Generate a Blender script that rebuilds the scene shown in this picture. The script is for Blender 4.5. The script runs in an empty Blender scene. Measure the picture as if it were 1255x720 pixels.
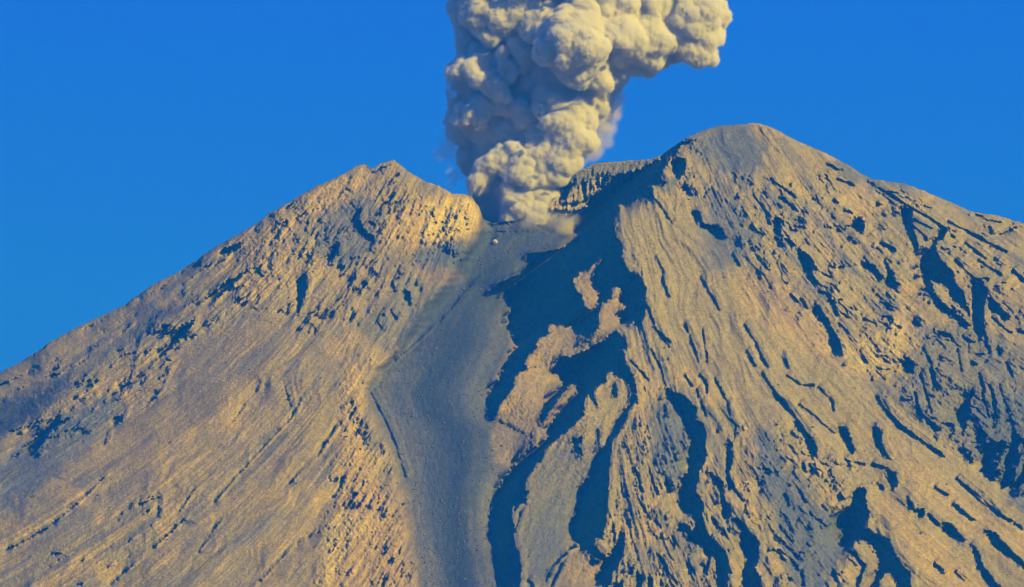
import bpy, bmesh, math, random
import numpy as np
from mathutils import Vector, Matrix

# ------------------------------------------------------------------ camera, sky, sun
sc = bpy.context.scene
col = sc.collection
R = math.radians
PXM = 1.6                 # metres per photograph pixel at the reference distance
DIST = 12000.0            # distance from the viewpoint to the summit ridge
PITCH = R(5.0)
CAMZ = 30.0
cam_d = bpy.data.cameras.new('camera')
cam = bpy.data.objects.new('camera', cam_d)
col.objects.link(cam)
cam.location = (0, 0, CAMZ)
cam.rotation_euler = (R(90) + PITCH, 0, 0)
cam_d.sensor_width = 36
cam_d.lens = 36 * DIST / (1255 * PXM)
cam_d.clip_start = 10
cam_d.clip_end = 90000
sc.camera = cam
AX_X = np.array([1.0, 0, 0])
AX_U = np.array([0, -math.sin(PITCH), math.cos(PITCH)])
AX_F = np.array([0, math.cos(PITCH), math.sin(PITCH)])

HAZE = 3.4e-5              # scattering per metre of the air
SUN_EL, SUN_AZ = R(27.0), R(50.0)      # azimuth: to the right of the line back to the viewer
sun_dir = np.array([math.cos(SUN_EL) * math.sin(SUN_AZ), -math.cos(SUN_EL) * math.cos(SUN_AZ), math.sin(SUN_EL)])
sd = bpy.data.lights.new('sun', 'SUN')
sd.energy = 5.0
sd.angle = R(0.5)
sd.color = (1.0, 0.855, 0.10)
so = bpy.data.objects.new('sun', sd)
col.objects.link(so)
so.rotation_euler = Vector(sun_dir).to_track_quat('Z', 'Y').to_euler()

w = bpy.data.worlds.new('World')
sc.world = w
w.use_nodes = True
nt = w.node_tree
nt.nodes.clear()
wo = nt.nodes.new('ShaderNodeOutputWorld')
bg = nt.nodes.new('ShaderNodeBackground')
sky = nt.nodes.new('ShaderNodeTexSky')
sky.sky_type = 'NISHITA'
sky.sun_disc = False
sky.sun_elevation = SUN_EL
sky.sun_rotation = math.atan2(sun_dir[0], sun_dir[1])
mx = nt.nodes.new('ShaderNodeMix')
mx.data_type = 'RGBA'
mx.blend_type = 'MIX'
mx.inputs[0].default_value = 0.99
mx.inputs[7].default_value = (0.02, 0.72, 7.6, 1)
nt.links.new(sky.outputs[0], mx.inputs[6])
nt.links.new(mx.outputs[2], bg.inputs[0])
bg.inputs[1].default_value = 0.1
nt.links.new(bg.outputs[0], wo.inputs[0])
sc.view_settings.view_transform = 'Standard'
sc.view_settings.look = 'None'
sc.view_settings.exposure = 0.25
sc.view_settings.gamma = 1.0
sc.cycles.max_bounces = 8
sc.cycles.diffuse_bounces = 0
sc.cycles.filter_width = 1.15
sc.cycles.volume_bounces = 6
sc.cycles.use_denoising = True

# ------------------------------------------------------------------ noise
def _hash(ix, iy, seed):
    h = (ix.astype(np.int64) * 374761393 + iy.astype(np.int64) * 668265263 + seed * 1442695041) & 0xffffffff
    h = ((h ^ (h >> 13)) * 1274126177) & 0xffffffff
    return (h ^ (h >> 16)) & 0xffffffff

def gnoise(x, y, seed=0):
    x = np.asarray(x, np.float32); y = np.asarray(y, np.float32)
    xi = np.floor(x).astype(np.int32); yi = np.floor(y).astype(np.int32)
    fx = x - xi; fy = y - yi
    ux = fx * fx * fx * (fx * (fx * 6 - 15) + 10); uy = fy * fy * fy * (fy * (fy * 6 - 15) + 10)
    n0, m0 = int(xi.min()), int(yi.min())
    W_, H_ = int(xi.max()) - n0 + 2, int(yi.max()) - m0 + 2
    gx, gy = np.meshgrid(np.arange(n0, n0 + W_), np.arange(m0, m0 + H_))
    ang = _hash(gx, gy, seed).astype(np.float32) * (2 * math.pi / 4294967296.0)
    ca, sa = np.cos(ang), np.sin(ang)
    a = xi - n0; b = yi - m0
    def g(i, j):
        return ca[b + j, a + i] * (fx - i) + sa[b + j, a + i] * (fy - j)
    p = g(0, 0) * (1 - ux) + g(1, 0) * ux
    q = g(0, 1) * (1 - ux) + g(1, 1) * ux
    return (p * (1 - uy) + q * uy) * 1.5

def fbm(x, y, oc=4, seed=0, gain=0.5, ridged=False):
    r = 0; a = 1.0; f = 1.0; tot = 0
    for i in range(oc):
        n = gnoise(x * f + 17.3 * i, y * f - 9.1 * i, seed + i)
        if ridged:
            n = 1 - 2 * np.abs(n)
        r = r + a * n; tot += a; a *= gain; f *= 2.03
    return r / tot

def blur(a, r):
    r = max(1, int(r))
    for ax in (0, 1):
        for _ in range(2):
            p = np.pad(a, [(r + 1, r) if k == ax else (0, 0) for k in (0, 1)], mode='edge')
            c = np.cumsum(p, axis=ax, dtype=np.float64)
            n = a.shape[ax]
            if ax == 0:
                a = (c[2 * r + 1:2 * r + 1 + n] - c[:n]) / (2 * r + 1)
            else:
                a = (c[:, 2 * r + 1:2 * r + 1 + n] - c[:, :n]) / (2 * r + 1)
    return a.astype(np.float32)

def sstep(a, b, x):
    t = np.clip((x - a) / (b - a), 0, 1)
    return t * t * (3 - 2 * t)

# ------------------------------------------------------------------ working grid of the relief
X0, X1, Y0, Y1 = -200, 1456, 110, 900
xs = np.arange(X0, X1, dtype=np.float32)
ys = np.arange(Y0, Y1, dtype=np.float32)
GX, GY = np.meshgrid(xs, ys)
SH = GX.shape

SIL = [(-760, 915), (-400, 705), (-200, 577), (0, 457), (22, 446), (60, 420), (90, 403), (127, 386), (154, 373), (187, 349), (217, 334), (244, 317),
       (266, 301), (296, 285), (319, 270), (330, 261), (356, 247), (386, 229), (420, 215), (439, 203), (449, 202), (456, 208),
       (465, 202), (482, 196), (491, 202), (506, 214), (521, 222), (540, 229), (555, 237), (577, 238), (587, 253), (592, 268),
       (604, 274), (640, 268), (671, 242), (689, 222), (697, 214), (727, 202), (764, 198), (800, 194), (811, 190), (825, 179), (844, 167), (860, 161),
       (885, 154), (905, 153), (926, 151), (945, 156), (979, 173), (1009, 186), (1031, 197), (1054, 212), (1069, 220), (1110, 226),
       (1140, 236), (1162, 247), (1189, 259), (1219, 264), (1255, 274), (1330, 306), (1456, 365), (1700, 500), (2050, 700)]
_sx, _sy = np.array(SIL, float).T
def sil(x):
    s = np.interp(x, _sx, _sy)
    return s + 2.0 * fbm(x / 8.0, x * 0 + 3.3, 4, 5, 0.7) + 1.5 * fbm(x / 40.0, x * 0 + 8.3, 2, 15)

def sil_s(x):
    acc = 0
    for o_ in range(-16, 17, 4):
        acc = acc + np.interp(x + o_, _sx, _sy)
    return acc / 9.0 - 2.0

def pl(pts, y):
    p = np.array(pts, float)
    yy = np.arange(0, 1000)
    xx = np.interp(yy, p[:, 1], p[:, 0]) + 5.0 * fbm(yy / 26.0, yy * 0 + len(pts) * 1.7, 4, 77, 0.6)
    return np.interp(y, yy, xx)

EDGE_L = [(594, 262), (590, 290), (568, 330), (540, 372), (500, 425), (468, 455), (452, 482), (470, 520), (492, 570), (502, 620), (512, 670), (518, 720), (540, 900)]
EDGE_R = [(848, 160), (815, 200), (787, 236), (757, 253), (752, 280), (766, 331), (790, 356), (790, 380), (768, 400), (768, 430), (775, 470),
          (778, 500), (752, 540), (748, 600), (742, 640), (750, 720), (760, 900)]
K = 1.5
def base_H(x, y, S, wR_over=None):
    """height towards the viewer, in pixels, of the smooth mountain."""
    w_ = np.maximum(y - S, 0.0)
    # left cone
    c = 1.77; q = K / c
    dx = np.sqrt((x - 478) ** 2 + 45 ** 2) - 20
    HL = q * np.sqrt(c * w_ * (c * w_ + 1.7 * dx + 60))
    # right massif: broad face turned a little to the right
    dxr = np.maximum(x - 930, 0)
    c2 = 1.9; q2 = K / c2
    HR1 = q2 * np.sqrt(c2 * w_ * (c2 * w_ + 1.1 * dxr + 40))
    wr = sstep(935, 860, x)
    HR2 = q2 * np.sqrt(c2 * np.maximum(y - 152, 0) * (c2 * np.maximum(y - 152, 0) + 40)) 
    HR = HR1 * (1 - wr) + HR2 * wr + 0.16 * np.maximum(930 - x, 0)
    HV = np.where(y < 288, 10 + 0.5 * (y - 240), np.interp(y, [288, 330, 425, 480, 720, 900], [34, 140, 350, 440, 812, 1090]))
    # the old rim behind the crater
    HV = np.where(y < 288, HV + 0.25 * np.maximum(x - 690, 0) * sstep(288, 240, y), HV)
    el = pl(EDGE_L, y); er = pl(EDGE_R, y)
    ew = np.interp(y, [300, 420, 500, 900], [26, 14, 9, 9])
    wl = sstep(0, 1, (x - el + ew) / (1.6 * ew))
    H = HL * (1 - wl) + HV * wl
    wid = np.interp(y, [160, 250, 400, 520, 720, 900], [8, 10, 60, 110, 120, 120])
    wR = sstep(0, 1, (x - (er - wid)) / (wid + 4))
    if wR_over is not None: wR = wR_over
    return H * (1 - wR) + HR * wR, wR

Sg = sil_s(xs)

# ------------------------------------------------------------------ hollows and crests, traced as outlines
TILE = {'T1': (580, 280, 5.142), 'T2': (580, 400, 5.142), 'T3': (580, 520, 5.142), 'T4': (640, 160, 5.142), 'T5': (780, 460, 5.142),
        'T6': (580, 600, 5.229), 'T7': (780, 580, 5.142), 'T8': (1000, 580, 4.922), 'U1': (1060, 400, 3.272), 'U2': (1060, 220, 3.6),
        'U3': (840, 220, 3.13), 'U4': (880, 430, 4.233), 'U8': (380, 190, 4.8), 'L1': (0, 180, 2.667), 'L2': (0, 450, 2.667),
        'M1': (300, 180, 2.667), 'P': (0, 0, 1.0), 'N1': (0, 450, 2.667)}
def tp(t, pts):
    a, b, s = TILE[t]
    return [(a + x / s, b + y / s) for x, y in pts]
def poly_mask(pts, gx, gy):
    m = np.zeros(gx.shape, bool)
    n = len(pts)
    for i in range(n):
        x1_, y1_ = pts[i]; x2_, y2_ = pts[(i + 1) % n]
        if y1_ == y2_: continue
        c = (y1_ > gy) != (y2_ > gy)
        m ^= c & (gx < (x2_ - x1_) * (gy - y1_) / (y2_ - y1_) + x1_)
    return m
def stroke_dist(pts, gx, gy):
    d = np.full(gx.shape, 1e9, np.float32)
    for (ax, ay), (bx, by) in zip(pts, pts[1:]):
        vx, vy = bx - ax, by - ay
        t = np.clip(((gx - ax) * vx + (gy - ay) * vy) / (vx * vx + vy * vy + 1e-9), 0, 1)
        d = np.minimum(d, np.hypot(gx - ax - t * vx, gy - ay - t * vy))
    return d
WX = GX + 1.9 * gnoise(GX / 2.4, GY / 2.4, 43) + 3.8 * fbm(GX / 6, GY / 6, 4, 40, 0.7) + 1.0 * fbm(GX / 30, GY / 30, 2, 44)
WY = GY + 1.9 * gnoise(GX / 2.4, GY / 2.4, 53) + 3.8 * fbm(GX / 6, GY / 6, 4, 50, 0.7) + 1.0 * fbm(GX / 30, GY / 30, 2, 54)
def sub_box(pts, pad):
    p = np.array(pts)
    a = int(max(p[:, 0].min() - pad - X0, 0)); b = int(min(p[:, 0].max() + pad - X0, SH[1]))
    c = int(max(p[:, 1].min() - pad - Y0, 0)); d = int(min(p[:, 1].max() + pad - Y0, SH[0]))
    return slice(c, d), slice(a, b)

# ('+' hollow in shade, '-' sunlit again, 's' narrow cleft with its width in pixels)
FEAT = [
 ('+', 'P', [(847,169),(825,179),(811,187),(807,196),(776,211),(749,217),(745,226),(722,242),(718,253),(700,263),(704,284),(706,294),(689,305),(666,309),
   (646,311),(646,325),(636,336),(607,348),(596,362),(619,364),(627,377),(620,391),(627,408),(632,423),(619,451),(597,484),(597,511),(605,513),(611,499),
   (629,474),(629,462),(646,451),(642,443),(656,427),(658,416),(671,410),(673,400),(677,398),(702,402),(704,412),(720,416),(730,406),(763,397),(786,393),
   (792,379),(786,366),(792,356),(784,340),(769,331),(761,315),(763,301),(753,290),(752,279),(753,265),(757,253),(774,249),(787,236),(784,230),(780,228),
   (815,226),(807,216),(803,212),(813,205),(815,195),(827,187),(836,176)]),
 ('-', 'T1', [(800,175),(820,200),(770,250),(760,360),(800,400),(780,480),(740,520),(700,500),(680,420),(640,400),(630,320),(670,280),(710,275)]),
 ('-', 'T1', [(930,365),(945,400),(930,450),(960,490),(915,540),(920,590),(940,610),(900,650),(860,680),(790,660),(780,600),(800,480),(860,450),(880,380)]),
 ('-', 'T2', [(470,10),(500,-10),(560,5),(630,10),(650,50),(720,70),(770,30),(790,0),(900,0),(880,40),(830,80),(720,150),(600,200),(500,160),(460,110)]),
 ('+', 'T2', [(900,30),(960,90),(970,150),(930,150),(960,240),(990,280),(1020,350),(1030,480),(1000,490),(980,540),(960,600),(880,720),(870,690),(900,600),
   (980,500),(1000,400),(940,330),(870,295),(840,310),(830,350),(760,400),(760,450),(790,510),(720,430),(700,470),(690,570),(590,660),(480,740),(480,660),(520,560),
   (600,470),(650,420),(650,360),(590,390),(520,470),(430,610),(420,590),(440,500),(500,420),(570,370),(540,310),(480,290),(520,240),(540,190),(600,200),
   (720,150),(830,80)]),
 ('+', 'T2', [(870,370),(900,370),(905,440),(875,440)]),
 ('+', 'T3', [(640,0),(600,30),(520,100),(440,170),(440,210),(380,270),(330,350),(320,420),(230,490),(230,560),(250,640),(250,725),(95,725),(100,580),(150,410),
   (210,320),(280,240),(350,170),(480,80),(480,0)]),
 ('+', 'T6', [(150,0),(120,120),(100,260),(140,480),(180,600),(200,760),(290,760),(300,590),(300,400),(260,360),(260,250),(240,180),(250,110),(330,80),(340,0)]),
 ('+', 'T3', [(900,0),(950,0),(870,120),(855,260),(850,430),(840,560),(810,700),(810,725),(640,725),(605,640),(660,560),(670,470),(670,390),(740,310),(770,200),(830,120),(880,40)]),
 ('+', 'T6', [(680,0),(870,0),(850,90),(850,200),(820,280),(780,300),(770,360),(850,440),(890,400),(940,270),(970,290),(960,430),(890,540),(870,610),(810,605),(800,550),
   (840,470),(700,380),(660,340),(620,240),(680,80)]),
 ('+', 'T6', [(1030,480),(1020,550),(980,530)]), ('+', 'T6', [(1060,550),(1080,600),(1070,700),(1040,640)]), ('+', 'T6', [(1120,570),(1150,570),(1150,700),(1110,640)]),
 ('+', 'T6', [(900,600),(950,600),(950,680),(900,680)]),
 ('+', 'T5', [(180,80),(240,110),(320,150),(370,210),(380,290),(430,330),(440,370),(430,440),(440,520),(400,580),(370,725),(270,725),(290,650),(320,600),(320,500),
   (340,420),(300,350),(290,240),(230,190),(180,130)]),
 ('+', 'T7', [(310,-5),(400,-5),(370,110),(420,200),(410,280),(440,370),(500,430),(560,490),(580,600),(570,660),(560,800),(500,800),(500,560),(470,520),(440,640),(415,620),(450,540),
   (430,470),(370,450),(320,420),(310,380),(255,370),(260,330),(300,310),(350,370),(370,330),(350,270),(300,240),(265,170),(280,40)]),
 ('+', 'T5', [(440,600),(480,620),(550,700),(550,730),(500,700)]),
 ('+', 'T7', [(450,0),(540,60),(550,150),(590,220),(590,290),(640,290),(700,350),(770,440),(770,540),(740,600),(780,660),(790,800),(670,800),(670,620),(700,540),(650,440),
   (670,370),(600,300),(540,290),(540,200),(510,60)]),
 ('s', 'T5', [(400,0),(440,60),(445,110)], 2.4), ('s', 'T5', [(400,170),(420,220),(440,260)], 3), ('s', 'T5', [(300,0),(350,70)], 2.5), ('s', 'T5', [(380,90),(390,140)], 2.5),
 ('s', 'T5', [(490,20),(570,170),(590,270),(625,320),(620,400)], 2.6),
 ('+', 'T5', [(570,400),(600,430),(600,540),(580,620),(600,725),(570,725),(565,600),(570,520)]),
 ('s', 'T7', [(570,0),(600,80),(680,190),(700,260)], 2.8), ('s', 'T7', [(140,520),(180,600),(260,700)], 3), ('s', 'T7', [(900,340),(980,440)], 2), ('+', 'T7', [(970,540),(1010,570),(1020,620),(985,590)]),
 ('s', 'T7', [(90,0),(100,50),(130,120)], 3), ('s', 'T7', [(10,40),(30,110)], 2.5), ('+', 'T7', [(0,640),(30,650),(30,700),(0,690)]), ('+', 'T7', [(70,650),(100,660),(95,710),(65,700)]),
 ('s', 'T7', [(1040,620),(1050,700)], 4), ('s', 'T7', [(1030,120),(1060,180)], 4), ('s', 'T7', [(940,150),(960,210)], 4), ('s', 'T7', [(1090,250),(1170,320)], 2.5),
 ('+', 'T5', [(980,290),(1030,290),(1060,350),(1130,430),(1140,480),(1110,540),(1080,480),(1060,390),(1000,340)]), ('+', 'T5', [(1080,560),(1110,570),(1155,635),(1100,610)]),
 ('s', 'T5', [(1050,560),(1060,600)], 2), ('s', 'T5', [(790,0),(870,110),(980,240)], 2.5),
 ('+', 'U4', [(620,400),(660,390),(680,440),(710,510),(700,540),(675,510),(660,450)]), ('+', 'U4', [(800,380),(850,420),(850,480),(890,565),(850,540),(815,490),(805,430)]),
 ('+', 'U4', [(880,610),(920,630),(930,700),(900,720),(880,680)]),
 ('s', 'U4', [(800,590),(880,610)], 3), ('s', 'U4', [(520,190),(590,260),(600,310)], 3.2), ('s', 'U4', [(360,130),(430,180),(490,180)], 3.2), ('s', 'U4', [(420,280),(500,340),(600,430)], 2.2),
 ('s', 'U4', [(220,40),(260,90)], 3), ('s', 'U4', [(820,240),(900,350),(1010,450)], 3), ('s', 'U4', [(150,0),(190,80)], 2.2), ('s', 'U4', [(230,120),(290,210)], 3), ('s', 'U4', [(330,250),(420,370)], 2.5),
 ('s', 'U4', [(660,570),(760,590)], 2.5), ('s', 'U4', [(340,20),(365,90)], 3),
 ('+', 'T8', [(240,100),(300,90),(300,180),(320,240),(300,330),(350,360),(440,400),(480,500),(520,550),(570,600),(570,740),(480,740),(480,660),(440,600),(390,640),
   (370,600),(380,520),(360,480),(330,420),(240,410),(190,470),(130,430),(160,370),(160,330),(120,320),(140,240),(200,190)]),
 ('s', 'T8', [(200,470),(290,560),(250,680)], 5), ('s', 'T8', [(370,600),(360,680)], 5),
 ('+', 'T8', [(435,0),(480,0),(490,90),(460,80)]), ('+', 'T8', [(550,140),(590,190),(570,215),(550,190)]), ('+', 'T8', [(600,220),(640,215),(655,250),(625,265)]),
 ('+', 'T8', [(760,290),(820,310),(900,410),(870,420),(770,345)]), ('+', 'T8', [(930,430),(970,450),(1000,550),(1110,689),(1150,740),(1080,740),(980,580),(960,500)]),
 ('+', 'T8', [(810,165),(870,210),(970,300),(900,260),(820,200)]), ('+', 'T8', [(1010,340),(1080,360),(1250,540),(1330,620),(1240,565),(1160,505),(1060,420)]),
 ('+', 'T8', [(705,525),(775,605),(720,575)]), ('s', 'T8', [(720,90),(790,135)], 3), ('s', 'T8', [(850,40),(950,110),(1080,230),(1250,340)], 2), ('s', 'T8', [(840,600),(890,650)], 2.2),
 ('s', 'T8', [(680,250),(740,310)], 4), ('s', 'T8', [(370,60),(400,90)], 3),
 ('+', 'U2', [(150,120),(215,125),(205,190),(240,300),(235,330),(180,230),(160,160)]), ('+', 'U2', [(280,305),(300,270),(330,240),(330,205),(370,210),(350,250),(310,290),(300,312)]),
 ('+', 'U2', [(245,310),(310,305),(330,350),(380,400),(400,460),(430,490),(460,590),(390,540),(370,470),(290,450),(300,500),(360,560),(460,640),(440,650),(340,580),(280,510),(240,400)]),
 ('+', 'U2', [(470,440),(520,450),(540,490),(520,590),(530,650),(510,720),(480,670),(470,560)]), ('+', 'U2', [(540,520),(590,555),(640,605),(620,630),(550,575)]),
 ('s', 'U2', [(400,360),(480,440)], 3), ('s', 'U2', [(215,180),(290,215)], 3), ('s', 'U2', [(110,70),(210,130),(330,200)], 3), ('s', 'U2', [(370,190),(450,230),(620,320)], 2.6),
 ('s', 'U2', [(440,280),(530,350)], 2.2), ('s', 'U2', [(500,360),(600,420)], 3), ('+', 'U2', [(550,200),(568,240),(545,245)]), ('s', 'U2', [(600,245),(670,210)], 3.5),
 ('+', 'U2', [(0,360),(40,380),(30,405),(0,395)]), ('+', 'U2', [(90,430),(120,400),(130,440),(150,460),(130,490),(90,460)]), ('s', 'U2', [(90,360),(110,430)], 4),
 ('+', 'U2', [(220,610),(242,630),(235,655),(210,640)]), ('s', 'U2', [(70,285),(130,310)], 4), ('s', 'U2', [(650,400),(702,450)], 4), ('s', 'U2', [(10,10),(110,70)], 2.5),
 ('s', 'U2', [(560,610),(640,680)], 3), ('s', 'U2', [(480,150),(540,180),(600,190)], 2.5),
 ('+', 'U1', [(150,115),(190,140),(195,185),(160,160)]), ('s', 'U1', [(235,90),(265,150),(290,260)], 3.4),
 ('+', 'U1', [(430,245),(442,262),(420,300),(425,370),(400,420),(378,400),(365,340),(400,300)]), ('+', 'U1', [(460,400),(490,440),(480,480),(440,470)]),
 ('s', 'U1', [(455,190),(480,260)], 4), ('s', 'U1', [(500,240),(520,300),(520,400)], 5), ('s', 'U1', [(540,240),(575,340)], 3.2), ('s', 'U1', [(580,360),(600,420)], 3),
 ('+', 'U1', [(590,410),(638,460),(900,900),(800,900),(600,660),(560,560),(575,470)]), ('+', 'U1', [(390,470),(420,490),(480,470),(540,440),(575,480),(590,560),(610,670),(480,590),(400,530)]),
 ('s', 'U1', [(200,270),(220,350),(290,410)], 3.5), ('s', 'U1', [(60,310),(130,390),(210,450),(310,520)], 3.5), ('+', 'U1', [(40,440),(70,440),(62,480),(100,535),(60,510)]),
 ('+', 'U1', [(440,0),(480,10),(450,40)]), ('+', 'U1', [(530,80),(552,85),(550,115),(535,115)]), ('s', 'U1', [(480,30),(500,100)], 3), ('s', 'U1', [(570,150),(590,200)], 3),
 ('s', 'U1', [(370,610),(480,720)], 2), ('s', 'U1', [(370,90),(390,180)], 2), ('s', 'U1', [(470,270),(500,370)], 2.2), ('s', 'U1', [(225,190),(250,290),(270,350)], 2.4),
 ('+', 'U3', [(25,125),(50,120),(75,180),(140,185),(155,230),(120,225),(80,190),(40,165)]), ('+', 'U3', [(340,145),(360,150),(370,230),(345,210)]), ('s', 'U3', [(385,230),(410,250)], 4),
 ('+', 'U3', [(430,265),(470,290),(515,350),(480,350),(500,385),(525,410),(490,395),(450,340),(430,300)]), ('+', 'U3', [(495,475),(520,500),(560,560),(600,640),(600,675),(565,680),(555,610),(530,560),(495,520)]),
 ('s', 'U3', [(590,555),(625,590)], 5), ('s', 'U3', [(510,430),(550,440),(580,520)], 3), ('+', 'U3', [(630,175),(660,145),(685,160),(680,205),(650,195)]), ('+', 'U3', [(670,320),(700,315),(720,350),(690,345)]),
 ('s', 'U3', [(720,350),(745,380)], 5), ('s', 'U3', [(370,75),(430,120)], 4), ('s', 'U3', [(330,0),(420,70)], 2.4), ('s', 'U3', [(260,60),(320,140)], 2), ('s', 'U3', [(180,290),(205,330)], 3),
 ('s', 'U3', [(0,40),(20,60)], 5), ('s', 'U3', [(250,180),(295,215)], 2.2), ('s', 'U3', [(225,560),(265,620),(300,700)], 3), ('s', 'U3', [(370,680),(390,720)], 3), ('s', 'U3', [(0,560),(50,700)], 2.2),
 ('s', 'U3', [(65,580),(85,700)], 2), ('s', 'U3', [(60,380),(130,500)], 2), ('s', 'U3', [(440,460),(465,490)], 4), ('s', 'U3', [(400,440),(430,470)], 3), ('s', 'U3', [(670,660),(690,700)], 3),
 ('s', 'U3', [(580,0),(640,20)], 2.5), ('s', 'U3', [(630,225),(650,245)], 4),
 ('+', 'T4', [(960,180),(1030,170),(1025,250),(990,310),(950,270)]), ('+', 'T4', [(1010,340),(1040,340),(1065,400),(1045,410)]),
 ('+', 'T4', [(1070,520),(1100,510),(1150,590),(1234,600),(1234,640),(1190,640),(1140,610)]), ('s', 'T4', [(770,360),(870,480),(950,590)], 1.8), ('s', 'T4', [(1000,90),(1090,60)], 2),
 ('+', 'T4', [(250,360),(340,310),(330,340),(290,380),(270,440),(240,420)]), ('s', 'T4', [(120,515),(300,515)], 2), ('s', 'T4', [(240,465),(340,465)], 2),
 ('s', 'T1', [(1150,180),(1200,280),(1190,340),(1234,430)], 2), ('s', 'T1', [(1070,440),(1120,560),(1150,640),(1234,720)], 2.6),
 ('s', 'T2', [(1130,0),(1234,130)], 2.6), ('s', 'T2', [(990,220),(1110,345)], 2.2), ('s', 'T2', [(1120,150),(1180,260),(1210,380)], 2.2),
 ('s', 'T3', [(1110,300),(1160,440)], 2.8), ('s', 'T3', [(1020,280),(1060,420)], 2.8), ('+', 'T3', [(620,90),(700,80),(660,130),(690,200),(640,170)]), ('s', 'T3', [(370,60),(360,150)], 3),
 ('s', 'T3', [(340,430),(260,540)], 3), ('s', 'T3', [(300,560),(260,680)], 2.5), ('s', 'T3', [(780,40),(790,160)], 2),
 ('s', 'T6', [(650,360),(500,500),(470,580)], 2.4), ('s', 'T6', [(570,480),(500,620)], 3), ('s', 'T6', [(350,580),(380,620)], 4), ('s', 'T6', [(1190,430),(1250,540)], 2.8), ('s', 'T6', [(1060,60),(1130,190)], 2.5),
 ('+', 'L1', [(970,440),(1000,410),(1003,470),(972,550)]), ('+', 'L1', [(1080,330),(1105,310),(1105,350),(1080,375)]), ('+', 'L1', [(720,340),(790,310),(780,335),(725,360)]),
 ('s', 'L1', [(450,500),(530,460),(640,370)], 3), ('s', 'L1', [(820,280),(890,215)], 3), ('s', 'L1', [(930,205),(960,180)], 3), ('+', 'L1', [(510,690),(590,590),(640,560),(600,620),(530,685)]),
 ('+', 'L1', [(680,490),(740,440),(830,390),(740,470),(690,510)]), ('s', 'L1', [(960,240),(1000,215)], 3), ('s', 'L1', [(880,320),(910,290)], 3), ('s', 'L1', [(840,410),(860,425)], 5),
 ('s', 'L1', [(640,520),(700,480)], 2.5), ('s', 'L1', [(270,600),(340,560)], 2.5), ('s', 'L1', [(1000,560),(1040,610)], 3), ('s', 'L1', [(960,290),(975,310)], 3),
 ('+', 'U8', [(240,390),(270,330),(310,310),(280,380),(320,440),(385,490),(360,510),(300,480)]), ('+', 'U8', [(130,560),(150,515),(175,530),(150,590),(110,640),(100,600)]), ('s', 'U8', [(350,400),(380,415)], 4),
 ('s', 'U8', [(370,110),(420,80),(470,60)], 2), ('s', 'U8', [(440,190),(520,110)], 2), ('s', 'U8', [(350,560),(370,500)], 3), ('s', 'U8', [(1070,520),(1085,500)], 4),
 ('s', 'M1', [(480,435),(490,470)], 3), ('+', 'M1', [(520,465),(540,475),(545,520),(525,500)]), ('s', 'M1', [(470,530),(495,560)], 4), ('s', 'M1', [(430,570),(450,600)], 3),
 ('s', 'M1', [(1060,330),(1010,345),(960,350)], 2), ('s', 'M1', [(760,430),(700,500),(640,570),(560,640),(490,700)], 2.2),
 ('+', 'L2', [(370,170),(410,145),(400,175),(375,195)]), ('+', 'L2', [(80,260),(150,200),(200,145),(190,185),(240,160),(160,220),(120,275)]), ('s', 'L2', [(30,300),(60,285)], 4),
 ('s', 'L2', [(390,75),(490,0)], 3), ('s', 'L2', [(990,95),(950,170),(870,250),(780,350),(700,440)], 3), ('s', 'L2', [(600,500),(500,590)], 4), ('s', 'L2', [(430,650),(360,710)], 4),
 ('s', 'L2', [(370,330),(260,440)], 3), ('s', 'L2', [(260,440),(150,530),(20,600)], 4), ('s', 'L2', [(1100,190),(1040,290)], 4.5), ('s', 'L2', [(1000,320),(945,380)], 3), ('s', 'L2', [(850,700),(950,590),(1060,530)], 2.6),
 ('s', 'L2', [(515,420),(520,490)], 2.4), ('s', 'L2', [(340,260),(350,220)], 3), ('s', 'L2', [(480,130),(520,80)], 3), ('s', 'L2', [(0,60),(110,10)], 3), ('s', 'L2', [(650,600),(720,500)], 3),
 ('s', 'L2', [(930,60),(950,130)], 2.2), ('s', 'L2', [(760,180),(850,60)], 1.8), ('s', 'L2', [(580,480),(640,390)], 2.4), ('s', 'L2', [(270,220),(300,200)], 3),
 ('s', 'P', [(455,482),(470,512),(485,545),(497,585)], 1.8),
]
MASK = np.zeros(SH, bool)
GULLY = np.zeros(SH, np.float32)      # soft troughs that carry the narrow clefts
for f in FEAT:
    pts = tp(f[1], f[2])
    sl = sub_box(pts, 12)
    gx, gy = WX[sl], WY[sl]
    if f[0] == '+':
        MASK[sl] |= poly_mask(pts, gx, gy)
    elif f[0] == '-':
        MASK[sl] &= ~poly_mask(pts, gx, gy)
    else:
        wd = f[3] * (0.75 + 1.3 * fbm(GX[sl] / 13, GY[sl] / 13, 3, 61, 0.6))
        soft_ = f[1] in ('L1', 'L2', 'M1')
        if soft_: wd = wd * 0.5 - 0.35 + 1.2 * np.minimum(fbm(GX[sl] / 20, GY[sl] / 20, 2, 63), 0.5)
        s2 = sub_box(pts, 30)
        gd = stroke_dist(pts, GX[s2] + 5 * fbm(GX[s2] / 16, GY[s2] / 16, 3, 65), GY[s2] + 5 * fbm(GX[s2] / 16, GY[s2] / 16, 3, 67))
        GULLY[s2] = np.maximum(GULLY[s2], np.exp(-(gd / (6.0 if soft_ else 4.0)) ** 2) * (1.0 if soft_ else 0.6))
        gx = GX[sl] + 0.45 * (gx - GX[sl]); gy = GY[sl] + 0.45 * (gy - GY[sl])
        MASK[sl] |= stroke_dist(pts, gx, gy) < wd * 0.55

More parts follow.
